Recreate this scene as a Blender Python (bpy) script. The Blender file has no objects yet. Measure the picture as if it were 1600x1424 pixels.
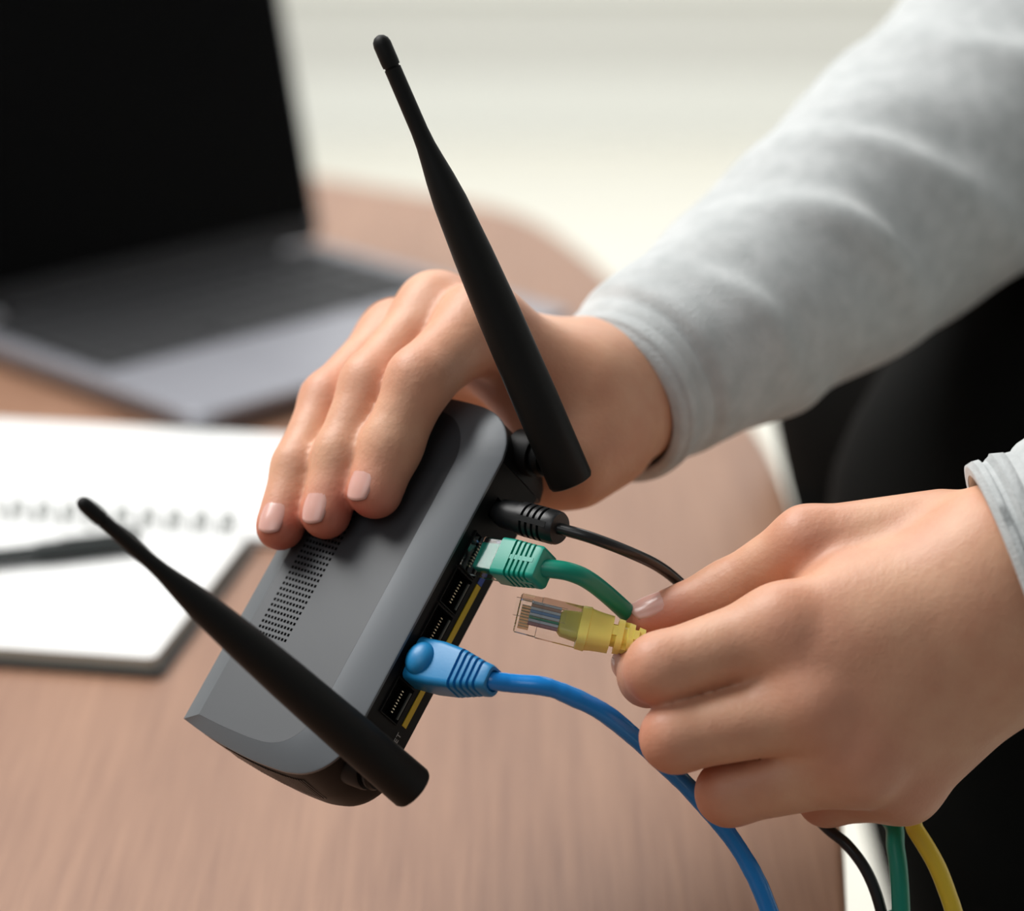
import bpy, bmesh, math, random
import numpy as np
from mathutils import Vector, Matrix, Quaternion

random.seed(7)
rng = np.random.RandomState(5)
S = bpy.context.scene
COL = S.collection

# ------------------------------------------------------------------ camera, world, lights, exposure
FPX = 100.0 / 36.0 * 1600.0
PITCH = math.radians(18.7)
CAM = np.array([0.0, 0.0, 1.205])
CR = np.array([1.0, 0, 0])
CU = np.array([0, math.sin(PITCH), math.cos(PITCH)])
CB = np.array([0, -math.cos(PITCH), math.sin(PITCH)])      # towards the viewer
CM = np.stack([CR, CU, CB], axis=1)                          # camera axes -> world


def cam_pt(px, py, d):
    """a seen pixel at a depth in metres -> camera axes, metres"""
    return np.array([(px - 800.0) / FPX * d, -(py - 712.0) / FPX * d, -d])


def c2w(q):
    return CAM + np.asarray(q) @ CM.T


def P(px, py, d):
    return c2w(cam_pt(px, py, d))


cam = bpy.data.cameras.new('camera')
cam.sensor_width = 36
cam.lens = 100
cam.clip_start = 0.02
cam.dof.use_dof = True
cam.dof.focus_distance = 0.885
cam.dof.aperture_fstop = 5.0
co = bpy.data.objects.new('camera', cam)
co.location = CAM
co.rotation_euler = (math.pi / 2 - PITCH, 0, 0)
COL.objects.link(co)
S.camera = co

w = bpy.data.worlds.new('world')
S.world = w
w.use_nodes = True
w.node_tree.nodes['Background'].inputs[0].default_value = (0.93, 0.97, 1.0, 1)
w.node_tree.nodes['Background'].inputs[1].default_value = 0.14


def area(name, loc, target, size, power, col=(1, 1, 1)):
    l = bpy.data.lights.new(name, 'AREA')
    l.shape = 'RECTANGLE'
    l.size, l.size_y = size
    l.energy = power
    l.color = col
    o = bpy.data.objects.new(name, l)
    o.location = loc
    o.rotation_euler = (Vector(target) - Vector(loc)).to_track_quat('-Z', 'Y').to_euler()
    COL.objects.link(o)
    return o


area('window_daylight', (-1.05, 1.45, 2.55), (0.05, 1.05, 0.85), (1.3, 1.2), 62, (1.0, 0.985, 0.96))
area('wall_fill', (0.1, 3.6, 2.9), (0.0, 4.2, 0.3), (3.0, 1.5), 104, (1.0, 0.995, 0.985))  # added lamp that brightens the back wall; no ceiling source modelled
area('front_fill', (-0.9, -0.5, 2.3), (0.05, 0.95, 0.85), (1.2, 1.0), 6, (0.97, 0.99, 1.0))  # added weak fill from the camera side, lifts the plug faces

S.view_settings.view_transform = 'Standard'
S.view_settings.look = 'None'
S.view_settings.gamma = 1.0
S.view_settings.use_curve_mapping = False
S.view_settings.exposure = 0.0
S.cycles.max_bounces = 10
S.cycles.transparent_max_bounces = 12
S.cycles.transmission_bounces = 10
S.cycles.caustics_reflective = False
S.cycles.caustics_refractive = False


# ------------------------------------------------------------------ materials
def srgb(r, g, b):
    f = lambda c: (c / 255.0 / 12.92) if c <= 10 else ((c / 255.0 + 0.055) / 1.055) ** 2.4
    return (f(r), f(g), f(b), 1)


def mat(name, col, rough=0.5, metal=0.0, spec=0.5, bump=None, var=None, **kw):
    m = bpy.data.materials.new(name)
    m.use_nodes = True
    nt = m.node_tree
    b = nt.nodes['Principled BSDF']
    b.inputs['Base Color'].default_value = col
    b.inputs['Roughness'].default_value = rough
    b.inputs['Metallic'].default_value = metal
    b.inputs['Specular IOR Level'].default_value = spec
    for k, v in kw.items():
        b.inputs[k.replace('_', ' ')].default_value = v
    tc = nt.nodes.new('ShaderNodeTexCoord')
    if var:                                   # (scale, amount) brightness variation
        n = nt.nodes.new('ShaderNodeTexNoise')
        n.inputs['Scale'].default_value = var[0]
        n.inputs['Detail'].default_value = 4
        nt.links.new(tc.outputs['Object'], n.inputs['Vector'])
        mx = nt.nodes.new('ShaderNodeMix')
        mx.data_type = 'RGBA'
        c2 = tuple(max(0, c * (1 - var[1])) for c in col[:3]) + (1,)
        c1 = tuple(min(1, c * (1 + var[1])) for c in col[:3]) + (1,)
        mx.inputs[6].default_value = c2
        mx.inputs[7].default_value = c1
        nt.links.new(n.outputs['Fac'], mx.inputs[0])
        nt.links.new(mx.outputs[2], b.inputs['Base Color'])
    if bump:                                  # (scale, distance)
        n = nt.nodes.new('ShaderNodeTexNoise')
        n.inputs['Scale'].default_value = bump[0]
        n.inputs['Detail'].default_value = 3
        nt.links.new(tc.outputs['Object'], n.inputs['Vector'])
        bp = nt.nodes.new('ShaderNodeBump')
        bp.inputs['Distance'].default_value = bump[1]
        bp.inputs['Strength'].default_value = 0.6
        nt.links.new(n.outputs['Fac'], bp.inputs['Height'])
        nt.links.new(bp.outputs['Normal'], b.inputs['Normal'])
    return m


M = {}
M['router_grey'] = mat('router_grey', srgb(58, 61, 65), 0.45, 0.1, 0.5, bump=(6000, 0.00002))
M['router_rim'] = mat('router_rim', srgb(98, 102, 106), 0.36, 0.2, 0.5, bump=(6000, 0.00002))  # lighter than the panel: light reflected by the sloped rim, put into the colour
M['router_black'] = mat('router_black', srgb(11, 11, 11), 0.5, 0, 0.22, bump=(3000, 0.00003))
M['port_black'] = mat('port_black', srgb(9, 9, 9), 0.55, 0, 0.2)
M['antenna_black'] = mat('antenna_black', srgb(18, 19, 18), 0.55, 0, 0.22, bump=(5000, 0.00002))
M['plastic_black'] = mat('plastic_black', srgb(28, 29, 30), 0.38, 0, 0.4, bump=(2500, 0.00003))
M['vent_rib'] = mat('vent_rib', srgb(62, 54, 49), 0.35, 0, 0.6)  # brown base colour imitates the table reflected in the black ribs
M['cord_black'] = mat('cord_black', srgb(30, 31, 31), 0.3, 0, 0.5)
M['hole'] = mat('hole', srgb(6, 6, 6), 0.9, 0, 0.1)
M['yellow_print'] = mat('yellow_print', srgb(216, 182, 22), 0.5)
M['blue_print'] = mat('blue_print', srgb(45, 80, 170), 0.5)
M['white_print'] = mat('white_print', srgb(170, 172, 170), 0.6)
M['gold'] = mat('gold', srgb(225, 215, 190), 0.3, 1.0)
M['shield'] = mat('shield', srgb(96, 98, 94), 0.5, 0.6)
M['steel'] = mat('steel', srgb(190, 192, 190), 0.3, 1.0)
M['green_boot'] = mat('green_boot', srgb(16, 152, 130), 0.38, 0, 0.5, bump=(1500, 0.00003))
M['green_cord'] = mat('green_cord', srgb(10, 136, 112), 0.36, 0, 0.5)
M['blue_boot'] = mat('blue_boot', srgb(28, 128, 184), 0.42, 0, 0.5, bump=(1200, 0.00004))
M['blue_cord'] = mat('blue_cord', srgb(18, 128, 208), 0.24, 0, 0.6)
M['yellow_boot'] = mat('yellow_boot', srgb(255, 236, 124), 0.36, 0, 0.5, Subsurface_Weight=0.15, Subsurface_Scale=0.002)
M['yellow_cord'] = mat('yellow_cord', srgb(224, 192, 52), 0.36, 0, 0.5)
def clear():
    m = bpy.data.materials.new('clear_plastic'); m.use_nodes = True
    nt = m.node_tree; nt.nodes.clear()
    out = nt.nodes.new('ShaderNodeOutputMaterial'); mx = nt.nodes.new('ShaderNodeMixShader')
    fr = nt.nodes.new('ShaderNodeFresnel'); fr.inputs[0].default_value = 1.4
    tr = nt.nodes.new('ShaderNodeBsdfTransparent'); tr.inputs[0].default_value = (0.985, 0.99, 0.99, 1)
    gl = nt.nodes.new('ShaderNodeBsdfGlossy'); gl.inputs['Roughness'].default_value = 0.12; gl.inputs[0].default_value = (1, 1, 1, 1)
    nt.links.new(fr.outputs[0], mx.inputs[0]); nt.links.new(tr.outputs[0], mx.inputs[1]); nt.links.new(gl.outputs[0], mx.inputs[2])
    nt.links.new(mx.outputs[0], out.inputs[0])
    return m


M['clear'] = clear()
M['wire_white'] = mat('wire_white', srgb(246, 246, 248), 0.5)
M['wire_green'] = mat('wire_green', srgb(110, 185, 150), 0.5)
M['wire_blue'] = mat('wire_blue', srgb(150, 185, 230), 0.5)
M['wire_orange'] = mat('wire_orange', srgb(240, 190, 165), 0.5)
M['wire_brown'] = mat('wire_brown', srgb(195, 150, 150), 0.5)
M['laptop_body'] = mat('laptop_body', srgb(138, 139, 146), 0.45, 0.5, 0.5)
M['laptop_dark'] = mat('laptop_dark', srgb(38, 38, 41), 0.5, 0.3)
M['screen'] = mat('screen', srgb(3, 3, 4), 0.35, 0, 0.05)
M['key'] = mat('key', srgb(30, 31, 34), 0.6)
M['paper'] = mat('paper', srgb(232, 233, 232), 0.9, 0, 0.1)
M['page_edge'] = mat('page_edge', srgb(196, 193, 180), 0.9, 0, 0.1, bump=(3000, 0.0001))
M['cover'] = mat('cover', srgb(62, 66, 66), 0.6)
M['ring_wire'] = mat('ring_wire', srgb(112, 118, 114), 0.4, 0.6)
M['pen'] = mat('pen', srgb(36, 42, 42), 0.5)
M['wall'] = mat('wall', srgb(232, 233, 232), 0.9, 0, 0.1, var=(1.5, 0.03))
M['wall_low'] = mat('wall_low', srgb(204, 204, 199), 0.9, 0, 0.1)
M['trim'] = mat('trim', srgb(224, 225, 220), 0.7, 0, 0.2)
M['floor'] = mat('floor', srgb(222, 220, 209), 0.75, 0, 0.2, var=(2.0, 0.04))
M['trousers'] = mat('trousers', srgb(9, 10, 9), 0.9, 0, 0.1, bump=(900, 0.0002))
M['shoe'] = mat('shoe', srgb(30, 30, 32), 0.5)
M['hair'] = mat('hair', srgb(50, 36, 26), 0.6, bump=(300, 0.001))
M['nail'] = mat('nail', srgb(215, 166, 154), 0.24, 0, 0.5, Subsurface_Weight=0.1, Subsurface_Scale=0.002)


def fabric():
    m = mat('sweatshirt_grey', srgb(208, 211, 210), 0.95, 0, 0.1)
    nt = m.node_tree
    b = nt.nodes['Principled BSDF']
    b.inputs['Sheen Weight'].default_value = 0.2
    tc = nt.nodes.new('ShaderNodeTexCoord')
    n1 = nt.nodes.new('ShaderNodeTexNoise'); n1.inputs['Scale'].default_value = 900
    n2 = nt.nodes.new('ShaderNodeTexNoise'); n2.inputs['Scale'].default_value = 120; n2.inputs['Detail'].default_value = 6
    for n in (n1, n2): nt.links.new(tc.outputs['Object'], n.inputs['Vector'])
    r = nt.nodes.new('ShaderNodeValToRGB')
    r.color_ramp.elements[0].position = 0.3; r.color_ramp.elements[0].color = srgb(178, 182, 182)
    r.color_ramp.elements[1].position = 0.7; r.color_ramp.elements[1].color = srgb(196, 199, 199)
    nt.links.new(n2.outputs['Fac'], r.inputs[0]); nt.links.new(r.outputs[0], b.inputs['Base Color'])
    bp = nt.nodes.new('ShaderNodeBump'); bp.inputs['Distance'].default_value = 0.0005; bp.inputs['Strength'].default_value = 0.7
    nt.links.new(n1.outputs['Fac'], bp.inputs['Height']); nt.links.new(bp.outputs['Normal'], b.inputs['Normal'])
    return m


M['fabric'] = fabric()


def skin():
    m = mat('skin', srgb(222, 172, 142), 0.48, 0, 0.4, Subsurface_Weight=0.13, Subsurface_Scale=0.005)
    nt = m.node_tree
    b = nt.nodes['Principled BSDF']
    b.inputs['Subsurface Radius'].default_value = (1.0, 0.35, 0.2)
    tc = nt.nodes.new('ShaderNodeTexCoord')
    at = nt.nodes.new('ShaderNodeAttribute'); at.attribute_name = 'flush'
    mx = nt.nodes.new('ShaderNodeMix'); mx.data_type = 'RGBA'
    mx.inputs[6].default_value = srgb(214, 165, 134); mx.inputs[7].default_value = srgb(200, 110, 92)
    nt.links.new(at.outputs['Fac'], mx.inputs[0])
    n = nt.nodes.new('ShaderNodeTexNoise'); n.inputs['Scale'].default_value = 70; n.inputs['Detail'].default_value = 5
    nt.links.new(tc.outputs['Object'], n.inputs['Vector'])
    mr = nt.nodes.new('ShaderNodeMapRange'); mr.inputs[1].default_value = 0.3; mr.inputs[2].default_value = 0.7
    mr.inputs[3].default_value = 0.0; mr.inputs[4].default_value = 0.5
    nt.links.new(n.outputs['Fac'], mr.inputs[0])
    m2 = nt.nodes.new('ShaderNodeMix'); m2.data_type = 'RGBA'
    nt.links.new(mr.outputs[0], m2.inputs[0]); nt.links.new(mx.outputs[2], m2.inputs[6])
    m2.inputs[7].default_value = srgb(192, 130, 103)
    nt.links.new(m2.outputs[2], b.inputs['Base Color'])
    v = nt.nodes.new('ShaderNodeTexVoronoi'); v.inputs['Scale'].default_value = 900
    nt.links.new(tc.outputs['Object'], v.inputs['Vector'])
    n3 = nt.nodes.new('ShaderNodeTexNoise'); n3.inputs['Scale'].default_value = 350; n3.inputs['Detail'].default_value = 4
    nt.links.new(tc.outputs['Object'], n3.inputs['Vector'])
    ad = nt.nodes.new('ShaderNodeMath'); ad.operation = 'MULTIPLY_ADD'; ad.inputs[1].default_value = 0.3
    nt.links.new(v.outputs['Distance'], ad.inputs[0]); nt.links.new(n3.outputs['Fac'], ad.inputs[2])
    bp = nt.nodes.new('ShaderNodeBump'); bp.inputs['Distance'].default_value = 0.0003; bp.inputs['Strength'].default_value = 0.5
    nt.links.new(ad.outputs[0], bp.inputs['Height']); nt.links.new(bp.outputs['Normal'], b.inputs['Normal'])
    return m


M['skin'] = skin()


def wood():
    m = mat('table_wood', srgb(170, 130, 104), 0.45, 0, 0.38)
    nt = m.node_tree
    b = nt.nodes['Principled BSDF']
    tc = nt.nodes.new('ShaderNodeTexCoord')
    mp = nt.nodes.new('ShaderNodeMapping'); mp.inputs['Scale'].default_value = (150, 5, 5)
    mp.inputs['Rotation'].default_value = (0, 0, math.radians(4))
    nt.links.new(tc.outputs['Object'], mp.inputs['Vector'])
    n = nt.nodes.new('ShaderNodeTexNoise'); n.inputs['Scale'].default_value = 1.6; n.inputs['Detail'].default_value = 8
    n.inputs['Roughness'].default_value = 0.65
    nt.links.new(mp.outputs[0], n.inputs['Vector'])
    mp2 = nt.nodes.new('ShaderNodeMapping'); mp2.inputs['Scale'].default_value = (16, 1.6, 1)
    nt.links.new(tc.outputs['Object'], mp2.inputs['Vector'])
    n2 = nt.nodes.new('ShaderNodeTexNoise'); n2.inputs['Scale'].default_value = 1.2; n2.inputs['Detail'].default_value = 3
    nt.links.new(mp2.outputs[0], n2.inputs['Vector'])
    ad = nt.nodes.new('ShaderNodeMath'); ad.operation = 'MULTIPLY_ADD'; ad.inputs[1].default_value = 0.5
    nt.links.new(n2.outputs['Fac'], ad.inputs[0]); nt.links.new(n.outputs['Fac'], ad.inputs[2])
    r = nt.nodes.new('ShaderNodeValToRGB')
    r.color_ramp.elements[0].position = 0.5; r.color_ramp.elements[0].color = srgb(130, 94, 74)
    r.color_ramp.elements[1].position = 0.98; r.color_ramp.elements[1].color = srgb(158, 120, 96)
    nt.links.new(ad.outputs[0], r.inputs[0]); nt.links.new(r.outputs[0], b.inputs['Base Color'])
    bp = nt.nodes.new('ShaderNodeBump'); bp.inputs['Distance'].default_value = 0.0004; bp.inputs['Strength'].default_value = 0.3
    nt.links.new(n.outputs['Fac'], bp.inputs['Height']); nt.links.new(bp.outputs['Normal'], b.inputs['Normal'])
    return m


M['wood'] = wood()


# ------------------------------------------------------------------ object helpers
def tag(o, label=None, cat=None, group=None, kind=None):
    if label: o['label'] = label
    if cat: o['category'] = cat
    if group: o['group'] = group
    if kind: o['kind'] = kind
    return o


def empty(name, loc, label, cat, rot=None, group=None):
    o = bpy.data.objects.new(name, None)
    mw = Matrix.Translation(Vector(loc))
    if rot is not None:
        mw = mw @ rot.to_4x4()
    o.matrix_world = mw
    o.empty_display_size = 0.02
    COL.objects.link(o)
    return tag(o, label, cat, group)


def wm(o):
    return o.matrix_world if o.parent is None else wm(o.parent) @ o.matrix_basis


def mesh_obj(name, verts, faces, m, parent=None, smooth=True, world=False, kind=None, label=None):
    """verts in the parent's frame, or in the world when world=True"""
    me = bpy.data.meshes.new(name)
    v = np.asarray(verts, dtype=float)
    if world and parent is not None:
        inv = np.array(wm(parent).inverted())
        v = v @ inv[:3, :3].T + inv[:3, 3]
    me.from_pydata(v.tolist(), [], faces)
    me.update()
    if smooth:
        me.polygons.foreach_set('use_smooth', [True] * len(me.polygons))
    me.materials.append(m)
    o = bpy.data.objects.new(name, me)
    COL.objects.link(o)
    if parent is not None:
        o.parent = parent
    if kind: o['kind'] = kind
    if label: o['label'] = label
    return o


def sharp(o, deg=35):
    me = o.data
    bm = bmesh.new(); bm.from_mesh(me)
    bmesh.ops.recalc_face_normals(bm, faces=bm.faces)
    for e in bm.edges:
        if len(e.link_faces) == 2 and e.calc_face_angle(0) > math.radians(deg):
            e.smooth = False
    bm.to_mesh(me); bm.free()
    return o


class MB:
    """collects simple solids into one mesh"""
    def __init__(s): s.v = []; s.f = []

    def add(s, v, f):
        n = len(s.v)
        s.v.extend([tuple(map(float, p)) for p in v])
        s.f.extend([tuple(i + n for i in q) for q in f])

    def box(s, c, size, M3=None, bev=0):
        hx, hy, hz = [k / 2 for k in size]
        M3 = np.eye(3) if M3 is None else M3
        if bev:
            rings = []
            for (z, b) in ((-hz, bev), (-hz + bev, 0), (hz - bev, 0), (hz, bev)):
                pts = []
                x, y = hx - b, hy - b
                k = bev * 0.7
                for sx, sy in ((1, 1), (-1, 1), (-1, -1), (1, -1)):
                    a = (sx * x, sy * (y - k)); bb = (sx * (x - k), sy * y)
                    pts += [a, bb] if sx * sy > 0 else [bb, a]
                rings.append([(p[0], p[1], z) for p in pts])
            n = 8
            v = [np.array(c) + M3 @ np.array(p) for r in rings for p in r]
            f = [(i * n + j, i * n + (j + 1) % n, (i + 1) * n + (j + 1) % n, (i + 1) * n + j) for i in range(3) for j in range(n)]
            f += [tuple(range(n))[::-1], tuple(range(3 * n, 4 * n))]
            s.add(v, f)
        else:
            v = [np.array(c) + M3 @ np.array((x * hx, y * hy, z * hz)) for x in (-1, 1) for y in (-1, 1) for z in (-1, 1)]
            s.add(v, [(0, 1, 3, 2), (4, 6, 7, 5), (0, 4, 5, 1), (2, 3, 7, 6), (0, 2, 6, 4), (1, 5, 7, 3)])

    def loft(s, rings, cap=True, closed=True):
        n = len(rings[0])
        v = [p for r in rings for p in r]
        f = []
        for i in range(len(rings) - 1):
            for j in range(n if closed else n - 1):
                k = (j + 1) % n
                f.append((i * n + j, i * n + k, (i + 1) * n + k, (i + 1) * n + j))
        if cap:
            f.append(tuple(range(n))[::-1]); f.append(tuple(range((len(rings) - 1) * n, len(rings) * n)))
        s.add(v, f)

    def build(s, name, m, parent=None, smooth=False, ang=35, **k):
        o = mesh_obj(name, s.v, s.f, m, parent, smooth, **k)
        if smooth: sharp(o, ang)
        else:
            bm = bmesh.new(); bm.from_mesh(o.data); bmesh.ops.recalc_face_normals(bm, faces=bm.faces); bm.to_mesh(o.data); bm.free()
        return o


def frame_of(t):
    t = t / np.linalg.norm(t)
    a = np.array([0, 0, 1.0]) if abs(t[2]) < 0.9 else np.array([1.0, 0, 0])
    x = np.cross(a, t); x /= np.linalg.norm(x)
    return x, np.cross(t, x)


def spline(pts, n=10):
    p = np.array(pts, float)
    p = np.vstack([2 * p[0] - p[1], p, 2 * p[-1] - p[-2]])
    out = []
    for i in range(1, len(p) - 2):
        for k in range(n):
            t = k / n
            a, b, c, d = p[i - 1], p[i], p[i + 1], p[i + 2]
            out.append(0.5 * ((2 * b) + (c - a) * t + (2 * a - 5 * b + 4 * c - d) * t * t + (3 * b - a - 3 * c + d) * t ** 3))
    out.append(p[-2])
    return np.array(out)


def sweep(path, radii, seg=20, shape=None):
    """rings along a path with parallel transport; shape(i, angle) -> radius factor"""
    path = np.asarray(path, float)
    n = len(path)
    tan = np.gradient(path, axis=0)
    tan /= np.linalg.norm(tan, axis=1)[:, None]
    x, _ = frame_of(tan[0])
    rings = []
    for i in range(n):
        x = x - tan[i] * x.dot(tan[i]); x /= np.linalg.norm(x)
        y = np.cross(tan[i], x)
        r = radii[i] if hasattr(radii, '__len__') else radii
        ring = []
        for k in range(seg):
            a = 2 * math.pi * k / seg
            rr = r * (shape(i, a) if shape else 1)
            ring.append(path[i] + (x * math.cos(a) + y * math.sin(a)) * rr)
        rings.append(ring)
    return rings


# ------------------------------------------------------------------ signed distance bodies
def capsule(p, a, b, ra, rb):
    a = np.asarray(a, np.float32); b = np.asarray(b, np.float32)
    ab = b - a
    t = np.clip(((p - a) @ ab) / max(ab.dot(ab), 1e-9), 0, 1)
    q = p - a - t[..., None] * ab
    return np.sqrt((q * q).sum(-1)) - (ra + (rb - ra) * t)


def ellipsoid(p, c, r):
    q = (p - np.asarray(c, np.float32))
    r = np.asarray(r, np.float32)
    k0 = np.sqrt(((q / r) ** 2).sum(-1)); k1 = np.sqrt(((q / (r * r)) ** 2).sum(-1)) + 1e-9
    return k0 * (k0 - 1) / k1


def smin(a, b, k):
    h = np.maximum(k - np.abs(a - b), 0) / k
    return np.minimum(a, b) - h * h * k * 0.25


def surface_net(f, lo, hi, h):
    lo = np.array(lo, float); hi = np.array(hi, float)
    n = np.ceil((hi - lo) / h).astype(int) + 1
    ax = [np.arange(n[i], dtype=np.float32) * h + lo[i] for i in range(3)]
    D = np.empty(n, np.float32)
    step = max(1, int(400000 // (n[1] * n[2])))
    Y, Z = np.meshgrid(ax[1], ax[2], indexing='ij')
    for i in range(0, n[0], step):
        xs = ax[0][i:i + step]
        p = np.empty((len(xs), n[1], n[2], 3), np.float32)
        p[..., 0] = xs[:, None, None]; p[..., 1] = Y; p[..., 2] = Z
        D[i:i + step] = f(p)
    s = D < 0
    c = np.zeros(n - 1, int)
    for dx in (0, 1):
        for dy in (0, 1):
            for dz in (0, 1):
                c += s[dx:n[0] - 1 + dx, dy:n[1] - 1 + dy, dz:n[2] - 1 + dz]
    act = (c > 0) & (c < 8)
    idx = -np.ones(n - 1, int)
    cells = np.argwhere(act)
    idx[act] = np.arange(len(cells))
    acc = np.zeros((len(cells), 3)); cnt = np.zeros(len(cells))
    corner = [(a, b, d) for a in (0, 1) for b in (0, 1) for d in (0, 1)]
    for i, A_ in enumerate(corner):
        for B_ in corner[i + 1:]:
            if sum(abs(A_[k] - B_[k]) for k in range(3)) != 1: continue
            da = D[cells[:, 0] + A_[0], cells[:, 1] + A_[1], cells[:, 2] + A_[2]]
            db = D[cells[:, 0] + B_[0], cells[:, 1] + B_[1], cells[:, 2] + B_[2]]
            m = (da < 0) != (db < 0)
            t = np.where(m, da / np.where(m, da - db, 1), 0)
            pt = np.array(A_)[None] + t[:, None] * (np.array(B_) - np.array(A_))[None]
            acc[m] += pt[m]; cnt[m] += 1
    V = (cells + acc / np.maximum(cnt, 1)[:, None]) * h + lo
    F = []
    for k in range(3):
        a, b = [(1, 2), (2, 0), (0, 1)][k]
        sl0 = [slice(1, -1)] * 3; sl0[k] = slice(0, n[k] - 1)
        sl1 = list(sl0); sl1[k] = slice(1, n[k])
        s0 = s[tuple(sl0)]; s1 = s[tuple(sl1)]
        e = np.argwhere(s0 != s1)
        ins = s0[s0 != s1]
        off = np.ones(3, int); off[k] = 0
        e = e + off
        def ci(da, db):
            q = e.copy(); q[:, a] -= da; q[:, b] -= db
            return idx[q[:, 0], q[:, 1], q[:, 2]]
        q = np.stack([ci(1, 1), ci(0, 1), ci(0, 0), ci(1, 0)], 1)
        q[~ins] = q[~ins][:, ::-1]
        F.append(q)
    F = np.concatenate(F)
    # two light smoothing passes
    for _ in range(2):
        s_ = np.zeros_like(V); c_ = np.zeros(len(V))
        for i in range(4):
            j = (i + 1) % 4
            np.add.at(s_, F[:, i], V[F[:, j]]); np.add.at(c_, F[:, i], 1)
        V = V * 0.4 + 0.6 * s_ / np.maximum(c_, 1)[:, None]
    used = np.unique(F); mp_ = np.zeros(len(V), int); mp_[used] = np.arange(len(used))
    return V[used], mp_[F]


# ================================================================== THE SETTING
TZ = 0.75


def struct(name, v, f, m, smooth=False):
    return tag(mesh_obj(name, v, f, m, None, smooth), kind='structure')


def slab(name, lo, hi, m):
    b = MB(); b.box([(lo[i] + hi[i]) / 2 for i in range(3)], [hi[i] - lo[i] for i in range(3)])
    return tag(b.build(name, m), kind='structure')


slab('floor', (-3.2, -1.2, -0.05), (3.2, 5.5, 0.0), M['floor'])
slab('wall_back', (-3.2, 5.5, 0.0), (3.2, 5.6, 2.9), M['wall'])
slab('wall_left', (-3.3, -1.2, 0.0), (-3.2, 5.6, 2.9), M['wall'])
slab('wall_right', (3.2, -1.2, 0.0), (3.3, 5.6, 2.9), M['wall'])
slab('baseboard_back', (-3.2, 5.47, 0.0), (3.2, 5.5, 0.13), M['trim'])
slab('trim_1', (-3.2, 5.475, 0.13), (3.2, 5.5, 0.30), M['wall_low'])
slab('trim_2', (-3.2, 5.46, 0.30), (3.2, 5.5, 0.325), M['trim'])


# ================================================================== TABLE
t = empty('table', (-0.5, 1.15, 0), 'brown wooden table with a curved edge, holding the laptop and notebook', 'table')
half = [(-0.156, 1.972), (-0.03, 1.885), (0.012, 1.836), (0.04, 1.76), (0.059, 1.69), (0.095, 1.54), (0.124, 1.40), (0.133, 1.275),
        (0.130, 1.10), (0.117, 0.90), (0.095, 0.72), (0.05, 0.55), (-0.03, 0.42), (-0.16, 0.33)]
R_ = spline(half, 5)[:, :2] if False else np.array([q[:2] for q in spline([(a, b, 0) for a, b in half], 5)])
L_ = np.stack([-1.05 - R_[::-1, 0], R_[::-1, 1]], 1)
far = [(-0.3, 2.02), (-0.525, 2.04), (-0.75, 2.02)]
near = [(-0.35, 0.29), (-0.525, 0.28), (-0.7, 0.29)]
out = np.vstack([R_, near, L_, far[::-1]])
ctr = np.array([-0.525, 1.15])
rings = []
for z, ins in ((TZ - 0.03, 0.006), (TZ - 0.026, 0.002), (TZ - 0.022, 0.0), (TZ - 0.004, 0.0), (TZ - 0.0012, 0.001), (TZ, 0.004)):
    d = out - ctr; ln = np.linalg.norm(d, axis=1)[:, None]
    q = ctr + d * (1 - ins / ln)
    rings.append([(a + 0.5, b - 1.15, z) for a, b in q])
mb = MB(); mb.loft(rings)
top = mb.build('tabletop', M['wood'], t, smooth=True, ang=60)
for sx, sy in ((-0.98, 0.5), (-0.98, 1.75), (-0.12, 0.62), (-0.18, 1.66)):
    mb = MB(); mb.box((sx + 0.5, sy - 1.15, (TZ - 0.03) / 2), (0.05, 0.05, TZ - 0.03), bev=0.004)
    mb.build('leg', M['wood'], t)

# ================================================================== LAPTOP
FL = np.array([-0.158, 1.364]); ang = math.radians(44.3)
gx = np.array([math.cos(ang), math.sin(ang)])               # along the front edge
gy = np.array([-math.sin(ang), math.cos(ang)])              # front -> hinge
LW, LD = 0.272, 0.229
org = FL + gx * LW / 2
rot = Matrix(((gx[0], gy[0], 0), (gx[1], gy[1], 0), (0, 0, 1)))
lap = empty('laptop', (org[0], org[1], TZ), 'open grey laptop with a black screen on the table behind the hands', 'laptop', rot)


def rrect(x0, x1, y0, y1, r, n=5):
    pts = []
    for cx, cy, a0 in ((x1 - r, y1 - r, 0), (x0 + r, y1 - r, 90), (x0 + r, y0 + r, 180), (x1 - r, y0 + r, 270)):
        for k in range(n + 1):
            a = math.radians(a0 + 90 * k / n)
            pts.append((cx + r * math.cos(a), cy + r * math.sin(a)))
    return pts


mb = MB()
mb.loft([[(x, y, z) for x, y in rrect(-LW / 2 + i, LW / 2 - i, i, LD - i, 0.010)] for z, i in
         ((0.001, 0.006), (0.004, 0.002), (0.008, 0.0), (0.0135, 0.0), (0.0145, 0.0008))])
mb.build('base', M['laptop_body'], lap, smooth=True)
mb = MB(); mb.loft([[(x, y, z) for x, y in rrect(-0.124, 0.124, 0.094, 0.221, 0.004)] for z in (0.0143, 0.0147)])
kb = mb.build('keyboard', M['laptop_dark'], lap)
mb = MB(); mb.box((0, 0, 0), (0.0150, 0.0150, 0.0016), bev=0.0005)
kproto = None
for r in range(6):
    y = 0.104 + r * 0.0205
    xs = [(-0.113 + i * 0.0174, 1) for i in range(14)]
    if r == 0: xs = [(-0.113 + i * 0.0174, 1) for i in (0, 1, 2, 3)] + [(-0.0, 5.0)] + [(-0.113 + i * 0.0174, 1) for i in (10, 11, 12, 13)]
    for x, sxx in xs:
        if kproto is None:
            k = mb.build('key', M['key'], kb); kproto = k
        else:
            k = kproto.copy(); COL.objects.link(k)
        k.location = (x, y, 0.0155); k.scale = (sxx, 1, 1)
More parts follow.
